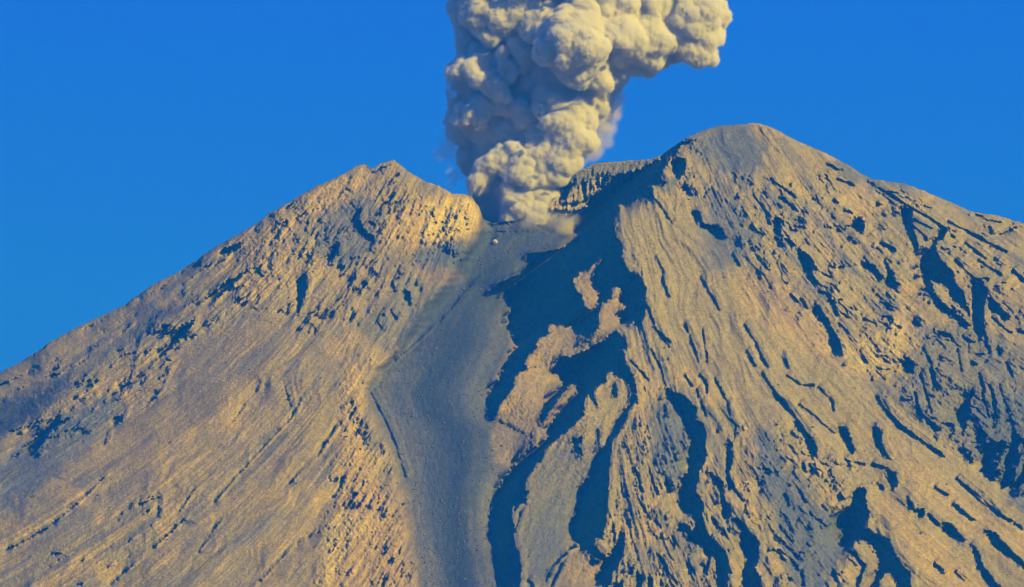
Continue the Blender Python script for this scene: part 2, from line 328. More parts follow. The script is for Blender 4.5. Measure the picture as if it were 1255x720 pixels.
# fall-line relief
def flow(x, y):
    pl_ = np.log(np.maximum(690 - x, 12) / 100.0) - 0.0026 * y
    pr_ = np.log(np.maximum(x - 700, 12) / 100.0) - 0.0026 * y
    return pl_, pr_
FL, FR = flow(GX, GY)
el_g = pl(EDGE_L, GY); er_g = pl(EDGE_R, GY)
wLeft = sstep(6, -14, GX - el_g)
wRight = sstep(-10, 20, GX - er_g)
wMid = 1 - np.maximum(wLeft, wRight)
def zone(pts, soft=14):
    m = np.zeros(SH, np.float32); p = tp('P', pts); sl = sub_box(p, soft * 3)
    m[sl] = blur(poly_mask(p, GX[sl], GY[sl]).astype(np.float32), soft)
    return m
ZR = 0.35 + 0 * GX
for z_, v_ in [([(850,200),(1060,215),(1255,290),(1300,420),(1255,520),(1120,470),(1040,440),(930,330),(850,260)], 0.9), ([(930,520),(1060,600),(1110,760),(960,760),(900,560)], 0.95),
               ([(790,480),(900,560),(940,760),(740,760),(760,560)], 0.85), ([(1080,430),(1300,480),(1300,640),(1100,500)], 1.0), ([(0,500),(260,340),(430,230),(560,240),(560,330),(440,400),(300,400),(60,560)], 0.85),
               ([(60,620),(200,480),(300,420),(330,520),(150,700),(60,740)], 0.45), ([(280,640),(420,520),(430,720),(220,760)], 0.5), ([(760,260),(900,340),(960,480),(880,520),(790,400)], 0.3),
               ([(1010,450),(1300,640),(1300,700),(1120,600)], 0.3), ([(1065,600),(1200,700),(1200,760),(1110,760)], 0.15), ([(420,440),(500,560),(520,800),(330,800),(385,700),(412,560)], 0.75)]:
    q_ = zone(z_); ZR = ZR * (1 - q_) + v_ * q_
ZR *= (1 - wMid * sstep(6, -6, GX - pl([(690,262),(640,345),(628,420),(600,480),(604,512),(638,545),(604,640),(616,720),(640,900)], GY)))
ZS = 1 + 0 * GX
for z_ in ([(770,250),(860,250),(930,360),(1010,450),(1010,520),(900,500),(840,430),(790,350)], [(1070,610),(1110,640),(1190,760),(1120,760)], [(1090,540),(1290,660),(1290,740),(1180,680)],
           [(215,430),(330,390),(420,450),(400,560),(300,620),(200,560)], [(80,560),(200,470),(200,560),(80,680)], [(250,600),(400,560),(400,760),(200,760)], [(650,560),(730,560),(700,720),(640,720)], [(850,160),(940,155),(930,215),(860,210)]):
    ZS *= 1 - 0.85 * zone(z_, 12)
ZR *= ZS
fn = np.where(GX < 640, fbm(FL * 42, GY / 38, 3, 301, 0.6), fbm(FR * 30, GY / 36, 3, 311, 0.6)) + 0.45 * fbm(GX / 5, GY / 6, 2, 321)
fn = fn + 0.25 * fbm(GX / 40, GY / 40, 2, 331)
rr_ = zone([(1170,520),(1300,520),(1300,720),(1240,640),(1180,580)], 8)
MASK &= ~((rr_ > 0.2) & (fbm(GX / 13 + GY / 40, GY / 26, 4, 341, 0.6) > 0.08))
nl1 = np.where(GX < 640, fbm(FL * 13 + 0.35 * fbm(GX / 24, GY / 24, 3, 601), GY / 90, 4, 603, 0.6), fbm(FR * 9 + 0.35 * fbm(GX / 24, GY / 24, 3, 605), GY / 80, 4, 607, 0.6))
md_ = fbm(GX / 45, GY / 45, 4, 609, 0.6)
MASK |= (np.abs(nl1) < 0.034 * ZR * (0.4 + 1.8 * md_)) & (ZR > 0.4) & (md_ > 0.06) & (wMid < 0.5) & (GY > Sg[None, :] + 5)
MASK |= (fn > 0.84 - 0.27 * ZR) & (ZR > 0.1) & (wMid < 0.5) & (GY > Sg[None, :] + 5)

# the drop from the right massif to the crater gully happens in the shaded cliffs, the ribs between them lie flatter
_, wR0 = base_H(GX, GY, np.broadcast_to(Sg, SH))
CH_R = [(690, 262), (690, 290), (640, 345), (622, 385), (628, 420), (600, 480), (604, 512), (640, 530), (636, 560), (612, 600), (604, 640), (612, 700), (616, 720), (640, 900)]
er0 = pl(EDGE_R, GY); cr0 = pl(CH_R, GY)
inside = (GX > cr0 - 4) & (GX < er0 + 6)
wt_ = np.where(inside, MASK * 1.0 + 0.06, 0.0)
tot = wt_.sum(1, keepdims=True)
cum = np.cumsum(wt_, 1) / np.maximum(tot, 1e-6)
use = sstep(250, 300, GY)
wRn = wR0 * (1 - use) + cum * use
wRn = np.where(GX > er0 + 6, np.maximum(wRn, 1.0 * use + wR0 * (1 - use)), wRn)
wRn = blur(wRn.astype(np.float32), 3)
for _ in range(3):
    p_ = np.pad(wRn, ((9, 9), (0, 0)), mode='edge'); cs_ = np.cumsum(p_, 0, dtype=np.float64)
    wRn = np.concatenate([cs_[18:19], cs_[19:] - cs_[:-19]], 0)[:SH[0]].astype(np.float32) / 19
H0, _ = base_H(GX, GY, np.broadcast_to(Sg, SH), wRn)
H0 = H0.astype(np.float32)

# light direction in the same frame (right, up, towards the viewer)
sR, sU, sT = float(sun_dir @ AX_X), float(sun_dir @ AX_U), float(-(sun_dir @ AX_F))
DY = sU / sR                       # pixels down per pixel left
STEP = math.hypot(1, DY)
RISE = sT / math.hypot(sR, sU) * STEP
def shade_plane(H, mask=None, eps=0.0, lift=None):
    """sweep along the light from right to left: the height under which a point lies in cast shade."""
    n = SH[1]
    SP = np.full(SH, -1e5, np.float32)
    H = H.copy()
    f = DY
    out = H.copy()
    for x in range(n - 2, -1, -1):
        m = np.maximum(SP[:, x + 1], H[:, x + 1])
        up = np.empty_like(m); up[1:] = m[:-1]; up[0] = -1e5
        SP[:, x] = np.maximum(m * (1 - f) + up * f, -1e5) - RISE
        if mask is not None:
            mk = mask[:, x]
            H[:, x] = np.where(mk, np.minimum(H[:, x], SP[:, x] - eps), H[:, x])
            out[:, x] = H[:, x]
            if lift is not None:
                need = SP[:, x] - H[:, x]
                out[:, x] = np.where(mk, H[:, x], np.where(need > 0, SP[:, x] + np.minimum(lift[:, x], need), H[:, x]))
                H[:, x] = np.where(mk, H[:, x], np.maximum(H[:, x], SP[:, x]))
    return SP, out

def relax(c, fixed, its_levels=((8, 60), (4, 60), (2, 60), (1, 40)), lam=0.0006):
    """screened membrane through the fixed values."""
    out = None
    for lv, its in its_levels:
        h, w2 = (SH[0] // lv) * lv, (SH[1] // lv) * lv
        fx = fixed[:h, :w2].reshape(h // lv, lv, w2 // lv, lv).astype(np.float32)
        cc = (c[:h, :w2].reshape(h // lv, lv, w2 // lv, lv) * fx).sum((1, 3))
        wt = fx.sum((1, 3))
        fm = wt > (0.3 * lv * lv if lv > 1 else 0.5)
        val = cc / np.maximum(wt, 1e-6)
        if out is None:
            u = np.zeros_like(val)
        else:
            u = np.repeat(np.repeat(out, 2, 0), 2, 1)
            uu = np.zeros_like(val); a = min(u.shape[0], val.shape[0]); b = min(u.shape[1], val.shape[1]); uu[:a, :b] = u[:a, :b]; u = uu
        u[fm] = val[fm]
        l = lam * lv * lv
        for _ in range(its):
            p = np.pad(u, 1, mode='edge')
            u2 = (p[:-2, 1:-1] + p[2:, 1:-1] + p[1:-1, :-2] + p[1:-1, 2:]) / (4 + l)
            u = np.where(fm, u, u2)
        out = u
    return out if out.shape == SH else np.pad(out, ((0, SH[0] - out.shape[0]), (0, SH[1] - out.shape[1])), mode='edge')

# the smooth tongue of talus in the middle
CH_R = [(640, 262), (700, 290), (640, 345), (622, 385), (628, 420), (600, 480), (604, 512), (640, 530), (636, 560), (612, 600), (604, 640), (612, 700), (616, 720), (640, 900)]
ch_r = pl(CH_R, GY)
wChan = wMid * sstep(8, -8, GX - ch_r)
rough = 0.5 + 0.5 * fbm(GX / 70, GY / 70, 3, 71)
rough = np.clip(rough * 1.3 - 0.1, 0.1, 1)
gl = fbm(FL * 18, GY / 95, 4, 80, 0.55, True)
gr = fbm(FR * 12, GY / 95, 4, 90, 0.55, True)
gl2 = fbm(FL * 95, GY / 130, 3, 84, 0.6)
gr2 = fbm(FR * 75, GY / 120, 3, 94, 0.6)
gm = fbm((GX + 0.55 * (GY - 500)) / 22, GY / 70, 4, 97, 0.55, True)
def sharp(a): return 1 - np.sqrt(np.abs(a * 1.6) + 0.003)          # crested ribs
gs_l = sharp(fbm(FL * 12 + 0.25 * fbm(GX / 30, GY / 30, 3, 501), GY / 80, 4, 503, 0.6)); gs_r = sharp(fbm(FR * 8 + 0.25 * fbm(GX / 30, GY / 30, 3, 505), GY / 70, 4, 507, 0.6))
crag = sharp(fbm(GX / 14, GY / 14, 5, 511, 0.62)) * 0.6 + sharp(fbm((GX - 0.4 * GY) / 7, GY / 10, 4, 513, 0.65)) * 0.5
ZC = 0 * GX
for z_, v_ in [([(300,265),(440,195),(560,225),(600,245),(600,300),(540,310),(470,300),(380,330),(300,340)], 0.8), ([(515,235),(600,240),(600,300),(515,305)], 1.0), ([(780,180),(860,160),(880,200),(820,260),(780,250)], 0.9),
               ([(1080,430),(1300,470),(1300,640),(1100,500)], 0.8), ([(690,205),(810,195),(790,215),(700,262)], 0.3), ([(418,440),(450,450),(520,700),(520,800),(330,800),(385,700),(412,560)], 0.7), ([(600,395),(800,395),(800,760),(690,760),(600,520)], 0.55),
               ([(690,300),(800,300),(800,400),(690,400)], 0.8), ([(900,200),(1120,230),(1150,430),(1060,450),(900,330)], 0.45), ([(800,560),(960,560),(960,760),(780,760)], 0.5)]:
    ZC = np.maximum(ZC, zone(z_, 10) * v_)
folds_l = fbm(FL * 4.5 + 0.5 * fbm(GX / 60, GY / 60, 2, 541), GY / 150, 3, 543, 0.55, True); folds_r = fbm(FR * 3.6 + 0.5 * fbm(GX / 60, GY / 60, 2, 545), GY / 140, 3, 547, 0.55, True)
ZV = np.clip(0.15 + 1.1 * ZR + 0.7 * fbm(GX / 50, GY / 50, 3, 551), 0.08, 1.2)
ZV *= ZS
relief = wLeft * 1.6 * gl2 + wRight * 1.3 * gr2 + wLeft * (12.0 * folds_l + ZV * (2.0 * gl + 1.4 * gl2 + 5.5 * gs_l)) + wRight * (11.0 * folds_r + ZV * (2.0 * gr + 1.4 * gr2 + 6.0 * gs_r)) + wMid * (1 - wChan) * 4.0 * gm + 9.0 * ZC * crag * (1 - wChan)
pinn = zone([(690,205),(810,195),(790,212),(740,235),(700,262),(670,262)], 5)
relief = relief * (1 - 0.75 * zone([(598,262),(700,262),(700,300),(640,296),(598,296)], 4))
relief = relief + pinn * 8.0 * sharp(fbm(GX / 9, GY / 34, 3, 521, 0.55)) * sstep(205, 216, GY + 0.09 * (GX - 720))
rocky = fbm(GX / 16, GY / 16, 5, 101, 0.62) + 0.6 * fbm(GX / 7, GY / 9, 3, 111, 0.6, True)
relief = relief * (1 - 0.85 * wChan) + rocky * (3.6 * np.minimum(0.2 + 0.8 * ZR, 0.15 + ZV) * (1 - wChan) + 0.5 * wChan)
cu_ = (GX - el_g) / np.maximum(ch_r - el_g, 10)
relief = relief + wChan * 1.5 * fbm(cu_ * 12 + 0.6 * fbm(GX / 20, GY / 30, 3, 535), GY / 90, 4, 533, 0.6)
relief = relief + wChan * (2.2 * fbm(GX / 4.5, GY / 5.5, 4, 531, 0.7) + 7.0 * np.exp(-((GX - 578 - 0.04 * (GY - 600)) / 22.0) ** 2) * sstep(420, 560, GY))
relief = relief - 4.5 * GULLY * (0.7 + 0.6 * fbm(GX / 12, GY / 12, 3, 69)) * (1 - wChan)
grain = fbm(GX / 3.1, GY / 3.1, 2, 121, 0.7)

H = H0 + 0.35 * relief
eps = 3.0
d_in = np.zeros(SH, np.float32)
m_ = ~MASK
for k in range(24):
    d_in += m_
    e_ = m_.copy()
    e_[1:] &= m_[:-1]; e_[:-1] &= m_[1:]; e_[:, 1:] &= m_[:, :-1]; e_[:, :-1] &= m_[:, 1:]
    m_ = e_
LIFT = 0.4 + 0.55 * np.minimum(d_in, 24)
shore = np.zeros(SH, bool)
for k in range(1, 8):
    j = max(1, int(k * DY + 0.5))
    shore[:-j, k:] |= MASK[j:, :-k]
shore &= ~MASK
sh = np.clip(blur(shore.astype(np.float32), 1) * 1.6, 0, 1)
c = np.zeros(SH, np.float32)
for it in range(4):
    SP, Hs = shade_plane(H0 + c, MASK, eps, LIFT)
    cm = Hs - H0
    raised = (~MASK) & (cm > c + 0.5)
    u = relax(np.where(MASK | raised, cm, 0), MASK | raised)
    u = np.where(raised, blur(np.where(MASK, np.minimum(u, cm), u), 2), u)
    c = np.where(MASK, cm, np.where(raised, np.maximum(u, cm * 0.5 + u * 0.5), u * (1 - sh)))
SP, Hs = shade_plane(H0 + c, MASK, eps, LIFT)
H = Hs
H = np.where(MASK, blur(H, 1), H)
Hfin = H + np.where(MASK, 0.35, 1.0) * (relief + grain * (0.2 + 0.6 * ZR))
_, Hl = shade_plane(Hfin, MASK, 0.8, LIFT)
Hfin = np.where(MASK, Hl, Hfin + (Hl - Hfin) * sstep(0.25, 0.6, wMid) * (GY > 262))

# ------------------------------------------------------------------ rock colours (albedo, with some slope shade painted in)
ALB = {'sand': (0.41, 0.345, 0.085), 'grey': (0.245, 0.235, 0.13), 'dark': (0.068, 0.092, 0.125), 'ochre': (0.60, 0.44, 0.07), 'yellow': (0.74, 0.58, 0.08), 'rust': (0.37, 0.24, 0.12),
       'mauve': (0.31, 0.245, 0.10), 'slate': (0.145, 0.175, 0.19)}
A = np.empty(SH + (3,), np.float32)
A[:] = ALB['sand']
def paint(name, wgt):
    global A
    w_ = np.clip(wgt, 0, 1)[..., None].astype(np.float32)
    A = A * (1 - w_) + np.array(ALB[name], np.float32) * w_
def blob(t, pts, soft=8):
    p = tp(t, pts)
    m = np.zeros(SH, np.float32)
    sl = sub_box(p, soft * 3 + 4)
    m[sl] = poly_mask(p, GX[sl] + 6 * fbm(GX[sl] / 22, GY[sl] / 22, 3, 131), GY[sl] + 6 * fbm(GX[sl] / 22, GY[sl] / 22, 3, 137))
    m[sl] = blur(m[sl], soft)
    br = 0.5 + 1.1 * fbm(GX[sl] / 13, GY[sl] / 17, 4, 139, 0.65)
    m[sl] = sstep(0.12, 0.75, m[sl] * (0.55 + 0.9 * br))
    return m
paint('grey', 0.1 * wLeft)
paint('ochre', 0.35 * wLeft * (1 + fbm(FL * 6, GY / 160, 3, 145)))
paint('grey', 0.35 * wLeft * sstep(-0.1, 0.3, fbm(FL * 10 + 3, GY / 180, 3, 147)))
paint('mauve', 0.5 * sstep(-0.1, 0.5, fbm(GX / 60, GY / 60, 4, 141)) * (1 - wChan))
paint('grey', 0.55 * sstep(0.05, 0.3, fbm(FL * 8 + 9, GY / 140, 4, 151)) * wLeft)
paint('grey', 0.85 * sstep(0.05, 0.3, fbm(FR * 6 + 4, GY / 120, 4, 161)) * wRight)
paint('slate', 0.6 * sstep(0.15, 0.4, fbm(FL * 24 + 9, GY / 100, 4, 153)) * wLeft)
paint('slate', 0.7 * sstep(0.15, 0.4, fbm(FR * 14 + 4, GY / 90, 4, 163)) * wRight)
paint('ochre', 0.6 * sstep(0.05, 0.4, fbm(GX / 45, GY / 45, 4, 171)) * (1 - wChan))
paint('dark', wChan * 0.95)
cu = (GX - el_g) / np.maximum(ch_r - el_g, 10)
paint('grey', 0.35 * wChan * sstep(0.0, 0.4, fbm(cu * 5, GY / 160, 4, 181)))
paint('grey', 0.45 * wChan * sstep(0.26, 0.12, cu) * sstep(400, 470, GY))
paint('grey', 0.35 * wChan * sstep(0.72, 0.85, cu) * sstep(440, 520, GY))
ALB['chute_shade'] = (0.028, 0.048, 0.075)
paint('chute_shade', 0.75 * wChan * np.clip(np.exp(-((cu - 0.52 - 0.08 * fbm(GX / 30, GY / 50, 3, 183)) / 0.17) ** 2) * sstep(395, 450, GY) + np.exp(-((cu - 0.42) / 0.3) ** 2) * sstep(300, 330, GY) * sstep(460, 400, GY), 0, 1))  # painted shade: chute side turned left, and its upper part in grazing light
# cooler ash cap of the summit
paint('slate', 0.81 * blob('P', [(845,170),(885,156),(925,153),(940,175),(932,215),(905,215),(870,205),(848,185)], 14))
# far-left flank: half-shade of the grazing sun painted on as grey-blue
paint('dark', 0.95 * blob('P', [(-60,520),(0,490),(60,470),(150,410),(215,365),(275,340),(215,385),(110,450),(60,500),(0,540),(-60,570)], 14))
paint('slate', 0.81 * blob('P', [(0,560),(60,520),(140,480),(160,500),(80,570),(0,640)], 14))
paint('mauve', 0.4 * blob('P', [(150,500),(270,400),(350,420),(300,480),(180,600),(100,640)], 20))
paint('slate', 0.74 * blob('P', [(395,260),(440,240),(470,250),(460,310),(420,330),(385,310)], 10))
paint('slate', 0.94 * blob('P', [(515,305),(560,290),(578,300),(575,330),(540,340),(505,325)], 8))
paint('grey', 0.94 * blob('P', [(480,350),(545,330),(570,330),(500,410),(460,440),(450,400)], 10))
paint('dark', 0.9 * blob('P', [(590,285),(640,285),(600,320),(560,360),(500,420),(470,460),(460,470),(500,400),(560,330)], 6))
paint('ochre', 0.95 * blob('P', [(380,230),(440,202),(460,210),(430,240),(385,265),(340,300),(310,310),(330,265)], 10))
paint('ochre', 0.68 * blob('P', [(300,300),(340,280),(360,310),(330,360),(290,380)], 12))
paint('ochre', 0.95 * blob('P', [(478,265),(520,245),(560,240),(585,245),(590,280),(570,290),(540,298),(500,305),(475,295)], 8))
paint('yellow', 0.95 * blob('P', [(520,252),(555,243),(582,247),(588,275),(575,285),(545,295),(515,292)], 5))
paint('rust', 0.34 * blob('P', [(500,320),(540,325),(580,345),(520,350)], 6))
paint('ochre', 0.94 * blob('P', [(418,440),(445,450),(440,520),(455,580),(490,640),(505,800),(330,800),(392,700),(416,640),(415,560),(425,500)], 10))
paint('yellow', 0.68 * blob('P', [(400,640),(430,625),(470,640),(430,660),(412,700),(385,740),(398,670)], 6))
paint('rust', 0.27 * blob('P', [(420,590),(500,600),(505,760),(420,760)], 14))
paint('mauve', 0.81 * blob('P', [(605,520),(680,470),(720,430),(700,520),(650,560),(610,580)], 10))
paint('grey', 0.95 * blob('P', [(640,560),(720,540),(740,560),(700,640),(690,720),(620,720),(630,640)], 12))
paint('slate', 0.54 * blob('P', [(660,620),(710,590),(700,650),(670,720),(650,700)], 10))
paint('rust', 0.30 * blob('P', [(640,400),(700,400),(720,430),(640,500),(600,520)], 12))
paint('rust', 0.34 * blob('P', [(700,320),(735,320),(735,375),(765,350),(760,395),(730,400)], 8))
paint('rust', 0.30 * blob('P', [(700,680),(740,680),(735,730),(670,730)], 10))
# warm scree fans of the right face
paint('sand', 0.95 * blob('P', [(760,260),(840,240),(900,330),(1010,430),(1120,520),(1255,600),(1290,700),(1290,760),(1120,760),(1060,610),(1000,540),(900,460),(840,420),(790,380)], 18))
paint('ochre', 0.61 * blob('P', [(900,320),(960,380),(1040,440),(1080,440),(1110,360),(1130,300),(1130,420),(1080,470),(1000,440),(900,370)], 14))
paint('yellow', 0.47 * blob('P', [(1020,420),(1075,415),(1110,370),(1105,430),(1060,460)], 10))
paint('ochre', 0.74 * blob('P', [(1065,605),(1090,640),(1130,700),(1150,760),(1230,760),(1190,700),(1120,640),(1080,605)], 10))
paint('ochre', 0.47 * blob('P', [(1075,520),(1160,590),(1290,680),(1290,720),(1200,660),(1120,600)], 10))
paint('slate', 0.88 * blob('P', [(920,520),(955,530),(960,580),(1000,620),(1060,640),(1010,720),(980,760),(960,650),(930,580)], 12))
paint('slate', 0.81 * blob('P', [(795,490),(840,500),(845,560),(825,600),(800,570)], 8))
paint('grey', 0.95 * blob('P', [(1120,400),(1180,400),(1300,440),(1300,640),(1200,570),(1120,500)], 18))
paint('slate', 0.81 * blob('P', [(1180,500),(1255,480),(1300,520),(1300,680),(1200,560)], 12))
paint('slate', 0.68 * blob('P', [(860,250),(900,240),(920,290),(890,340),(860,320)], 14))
paint('rust', 0.27 * blob('P', [(925,335),(960,340),(1010,400),(1050,460),(1000,440),(940,380)], 8))
paint('slate', 0.68 * blob('P', [(700,212),(760,200),(805,194),(770,212),(720,222),(690,240)], 4))
v = 1 + 0.38 * fbm(GX / 7, GY / 7, 4, 191, 0.7) + 0.14 * grain
v = v + 0.30 * gl2 * wLeft + 0.30 * gr2 * wRight
v = v + 0.30 * fbm(FL * 30, GY / 240, 3, 193) * wLeft + 0.25 * fbm(FR * 24, GY / 220, 3, 195) * wRight
v = v + wChan * (0.2 * fbm(cu * 14 + 0.6 * fbm(GX / 20, GY / 30, 3, 535), GY / 110, 4, 197, 0.6) + 0.4 * fbm(GX / 6, GY / 9, 4, 199, 0.7))
v = np.clip(v, 0.4, 1.7)
A = A * v[..., None]

# ------------------------------------------------------------------ terrain mesh
def bil(F, x, y):
    fx = np.clip(x - X0, 0, SH[1] - 1.001); fy = np.clip(y - Y0, 0, SH[0] - 1.001)
    i = fx.astype(int); j = fy.astype(int); a = fx - i; b = fy - j
    if F.ndim == 3: a = a[..., None]; b = b[..., None]
    return (F[j, i] * (1 - a) + F[j, i + 1] * a) * (1 - b) + (F[j + 1, i] * (1 - a) + F[j + 1, i + 1] * a) * b
def to_world(px, py, Hpx):
    dep = DIST - Hpx * PXM
    k = dep / DIST * PXM
    u = (px - 627.5) * k; v_ = (360.0 - py) * k
    return (AX_X[None, None] * u[..., None] + AX_U[None, None] * v_[..., None] + AX_F[None, None] * dep[..., None]) + np.array([0, 0, CAMZ])

cx = np.concatenate([np.arange(-760, -200, 20), np.arange(-200, -12, 4), np.arange(-12, 1268, 1.0), np.arange(1268, 1452, 4), np.arange(1452, 2050, 20)]).astype(np.float32)
NR = 610
tt = np.linspace(0, 1, NR)
Sc = sil(cx)
ybot = 745.0
rows_in = Sc[None, :] + (np.maximum(ybot, Sc[None, :] + 60) - Sc[None, :]) * (tt[:, None] ** 1.04)
ext = np.array([8, 20, 36, 56, 80, 110, 145, 185, 230, 280, 335, 395])
rows_out = rows_in[-1:, :] + ext[:, None]
PY = np.concatenate([rows_in, rows_out], 0)
PX = np.broadcast_to(cx, PY.shape).copy()
PX = PX.astype(np.float32); PY = PY.astype(np.float32)
Hb, _ = base_H(PX, np.minimum(PY, 898), np.broadcast_to(sil_s(cx), PY.shape))
H0r, _ = base_H(GX, GY, np.broadcast_to(Sg, SH))
dH = bil(Hfin - H0r, PX, PY)
fade = sstep(-320, -200, PX) * sstep(1560, 1440, PX) * sstep(905, 800, PY)
wtop = sstep(0.0, 4.0, PY - Sc[None, :])
HH = Hb + dH * fade * (0.25 + 0.75 * wtop)
HH = HH + np.maximum(PY - 800, 0) ** 1.5 * 0.32
P = to_world(PX, PY, HH)
# far side of the mountain, falling away behind the skyline
backs = []
d = 0
top = P[0]
for k in range(1, 22):
    step = 3.0 * 1.33 ** k
    d += step
    z = top[:, 2] - 0.60 * d - 3 * fbm(cx / 20, cx * 0 + k * 0.7, 3, 211)
    z = np.maximum(z, -30)
    q = top.copy(); q[:, 1] += d; q[:, 2] = z
    backs.append(q)
P = np.concatenate([np.array(backs[::-1]), P], 0)
nb = len(backs)
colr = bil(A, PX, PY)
colr = np.concatenate([np.repeat(colr[:1], nb, 0), colr], 0)
PXf = np.concatenate([np.repeat(PX[:1], nb, 0), PX], 0); PYf = np.concatenate([np.repeat(PY[:1], nb, 0), PY], 0)
nr, nc = P.shape[:2]
idx = np.arange(nr * nc).reshape(nr, nc)
quads = np.stack([idx[:-1, :-1], idx[1:, :-1], idx[1:, 1:], idx[:-1, 1:]], -1).reshape(-1, 4)
qx = 0.25 * (PXf[:-1, :-1] + PXf[1:, :-1] + PXf[1:, 1:] + PXf[:-1, 1:]).reshape(-1)
qy = 0.25 * (PYf[:-1, :-1] + PYf[1:, :-1] + PYf[1:, 1:] + PYf[:-1, 1:]).reshape(-1)
isback = (np.arange(len(quads)) // (nc - 1)) < nb
Pv = P.reshape(-1, 3).astype(np.float32); Cv = colr.reshape(-1, 3).astype(np.float32)

def make_mesh(name, verts, faces, mat, cols=None, smooth=True):
    me = bpy.data.meshes.new(name)
    me.vertices.add(len(verts)); me.vertices.foreach_set('co', verts.astype(np.float32).ravel())
    n = len(faces); k = faces.shape[1]
    me.loops.add(n * k); me.loops.foreach_set('vertex_index', faces.astype(np.int32).ravel())
    me.polygons.add(n)
    me.polygons.foreach_set('loop_start', np.arange(0, n * k, k, dtype=np.int32))
    me.update(calc_edges=True)
    if smooth: me.polygons.foreach_set('use_smooth', np.ones(n, bool))
    if cols is not None:
        at = me.color_attributes.new('albedo', 'FLOAT_COLOR', 'POINT')
        at.data.foreach_set('color', np.concatenate([cols, np.ones((len(cols), 1), np.float32)], 1).astype(np.float32).ravel())
    me.materials.append(mat)
    o = bpy.data.objects.new(name, me)
    col.objects.link(o)
    return o

def rock_material(name, bump=1.0, var=0.25, scale=1.0, rough=0.95):
    m = bpy.data.materials.new(name); m.use_nodes = True
    n = m.node_tree; L = n.links
    b = n.nodes['Principled BSDF']; b.inputs['Roughness'].default_value = rough
    b.inputs['Specular IOR Level'].default_value = 0.08
    at = n.nodes.new('ShaderNodeAttribute'); at.attribute_name = 'albedo'
    tc = n.nodes.new('ShaderNodeTexCoord')
    n1 = n.nodes.new('ShaderNodeTexNoise'); n1.inputs['Scale'].default_value = 0.16 * scale; n1.inputs['Detail'].default_value = 7; n1.inputs['Roughness'].default_value = 0.7
    L.new(tc.outputs['Object'], n1.inputs['Vector'])
    mr = n.nodes.new('ShaderNodeMapRange'); mr.inputs[1].default_value = 0.3; mr.inputs[2].default_value = 0.7; mr.inputs[3].default_value = 1 - var; mr.inputs[4].default_value = 1 + var
    L.new(n1.outputs['Fac'], mr.inputs[0])
    vm = n.nodes.new('ShaderNodeVectorMath'); vm.operation = 'SCALE'
    L.new(at.outputs['Color'], vm.inputs[0]); L.new(mr.outputs[0], vm.inputs['Scale'])
    L.new(vm.outputs[0], b.inputs['Base Color'])
    n2 = n.nodes.new('ShaderNodeTexNoise'); n2.inputs['Scale'].default_value = 0.15 * scale; n2.inputs['Detail'].default_value = 9; n2.inputs['Roughness'].default_value = 0.72
    L.new(tc.outputs['Object'], n2.inputs['Vector'])
    bp = n.nodes.new('ShaderNodeBump'); bp.inputs['Strength'].default_value = 0.9; bp.inputs['Distance'].default_value = 11.0 * bump
    L.new(n2.outputs['Fac'], bp.inputs['Height']); L.new(bp.outputs[0], b.inputs['Normal'])
    return m
M_ROCK = rock_material('volcanic_rock', 1.0)
M_TALUS = rock_material('dark_talus', 0.55, 0.3, 1.6)
M_ASH = rock_material('grey_ash', 0.7, 0.2, 1.3)

el_q = pl(EDGE_L, qy); er_q = pl(EDGE_R, qy); cr_q = pl(CH_R, qy)
reg = np.full(len(quads), 3)
reg[qx < el_q] = 0
reg[(qx >= el_q) & (qx < cr_q)] = 1
reg[qx >= er_q] = 2
reg[(qy < 262) & (qx > 604) & (qx < er_q)] = 4
for k_, pts_ in ((5, [(478,265),(500,248),(540,238),(575,240),(592,262),(590,285),(572,295),(540,302),(500,308),(478,298)]),
                 (6, [(1065,605),(1090,612),(1140,650),(1200,700),(1260,745),(1130,745),(1112,700),(1082,660)]),
                 (7, [(1000,440),(1030,420),(1075,412),(1100,370),(1128,300),(1135,340),(1128,420),(1090,470),(1040,468)])):
    reg[poly_mask(pts_, qx, qy) & ~isback & ((k_ != 5) | (qx < el_q))] = k_
reg[isback & (qx < 598)] = 0
reg[isback & (qx >= 820)] = 2
reg[isback & (qx >= 598) & (qx < 820)] = 4
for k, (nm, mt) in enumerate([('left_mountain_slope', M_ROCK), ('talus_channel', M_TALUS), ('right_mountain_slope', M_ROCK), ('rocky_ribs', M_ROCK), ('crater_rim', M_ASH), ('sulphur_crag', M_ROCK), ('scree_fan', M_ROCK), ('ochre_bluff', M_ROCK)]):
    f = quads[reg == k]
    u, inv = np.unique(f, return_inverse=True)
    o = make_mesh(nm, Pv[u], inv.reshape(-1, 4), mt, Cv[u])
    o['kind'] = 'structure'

# flat country round the foot of the mountain
gm_ = bpy.data.materials.new('plain_soil'); gm_.use_nodes = True
gn = gm_.node_tree
tcg = gn.nodes.new('ShaderNodeTexCoord'); nz = gn.nodes.new('ShaderNodeTexNoise'); nz.inputs['Scale'].default_value = 0.002; nz.inputs['Detail'].default_value = 8
cr_ = gn.nodes.new('ShaderNodeValToRGB'); cr_.color_ramp.elements[0].color = (0.05, 0.06, 0.03, 1); cr_.color_ramp.elements[1].color = (0.17, 0.15, 0.11, 1)
gn.links.new(tcg.outputs['Object'], nz.inputs['Vector']); gn.links.new(nz.outputs['Fac'], cr_.inputs[0]); gn.links.new(cr_.outputs[0], gn.nodes['Principled BSDF'].inputs['Base Color'])
gn.nodes['Principled BSDF'].inputs['Roughness'].default_value = 1
g = make_mesh('ground', np.array([(-30000, -8000, 0), (30000, -8000, 0), (30000, 40000, 0), (-30000, 40000, 0)], float), np.array([[0, 1, 2, 3]]), gm_)
g['kind'] = 'structure'

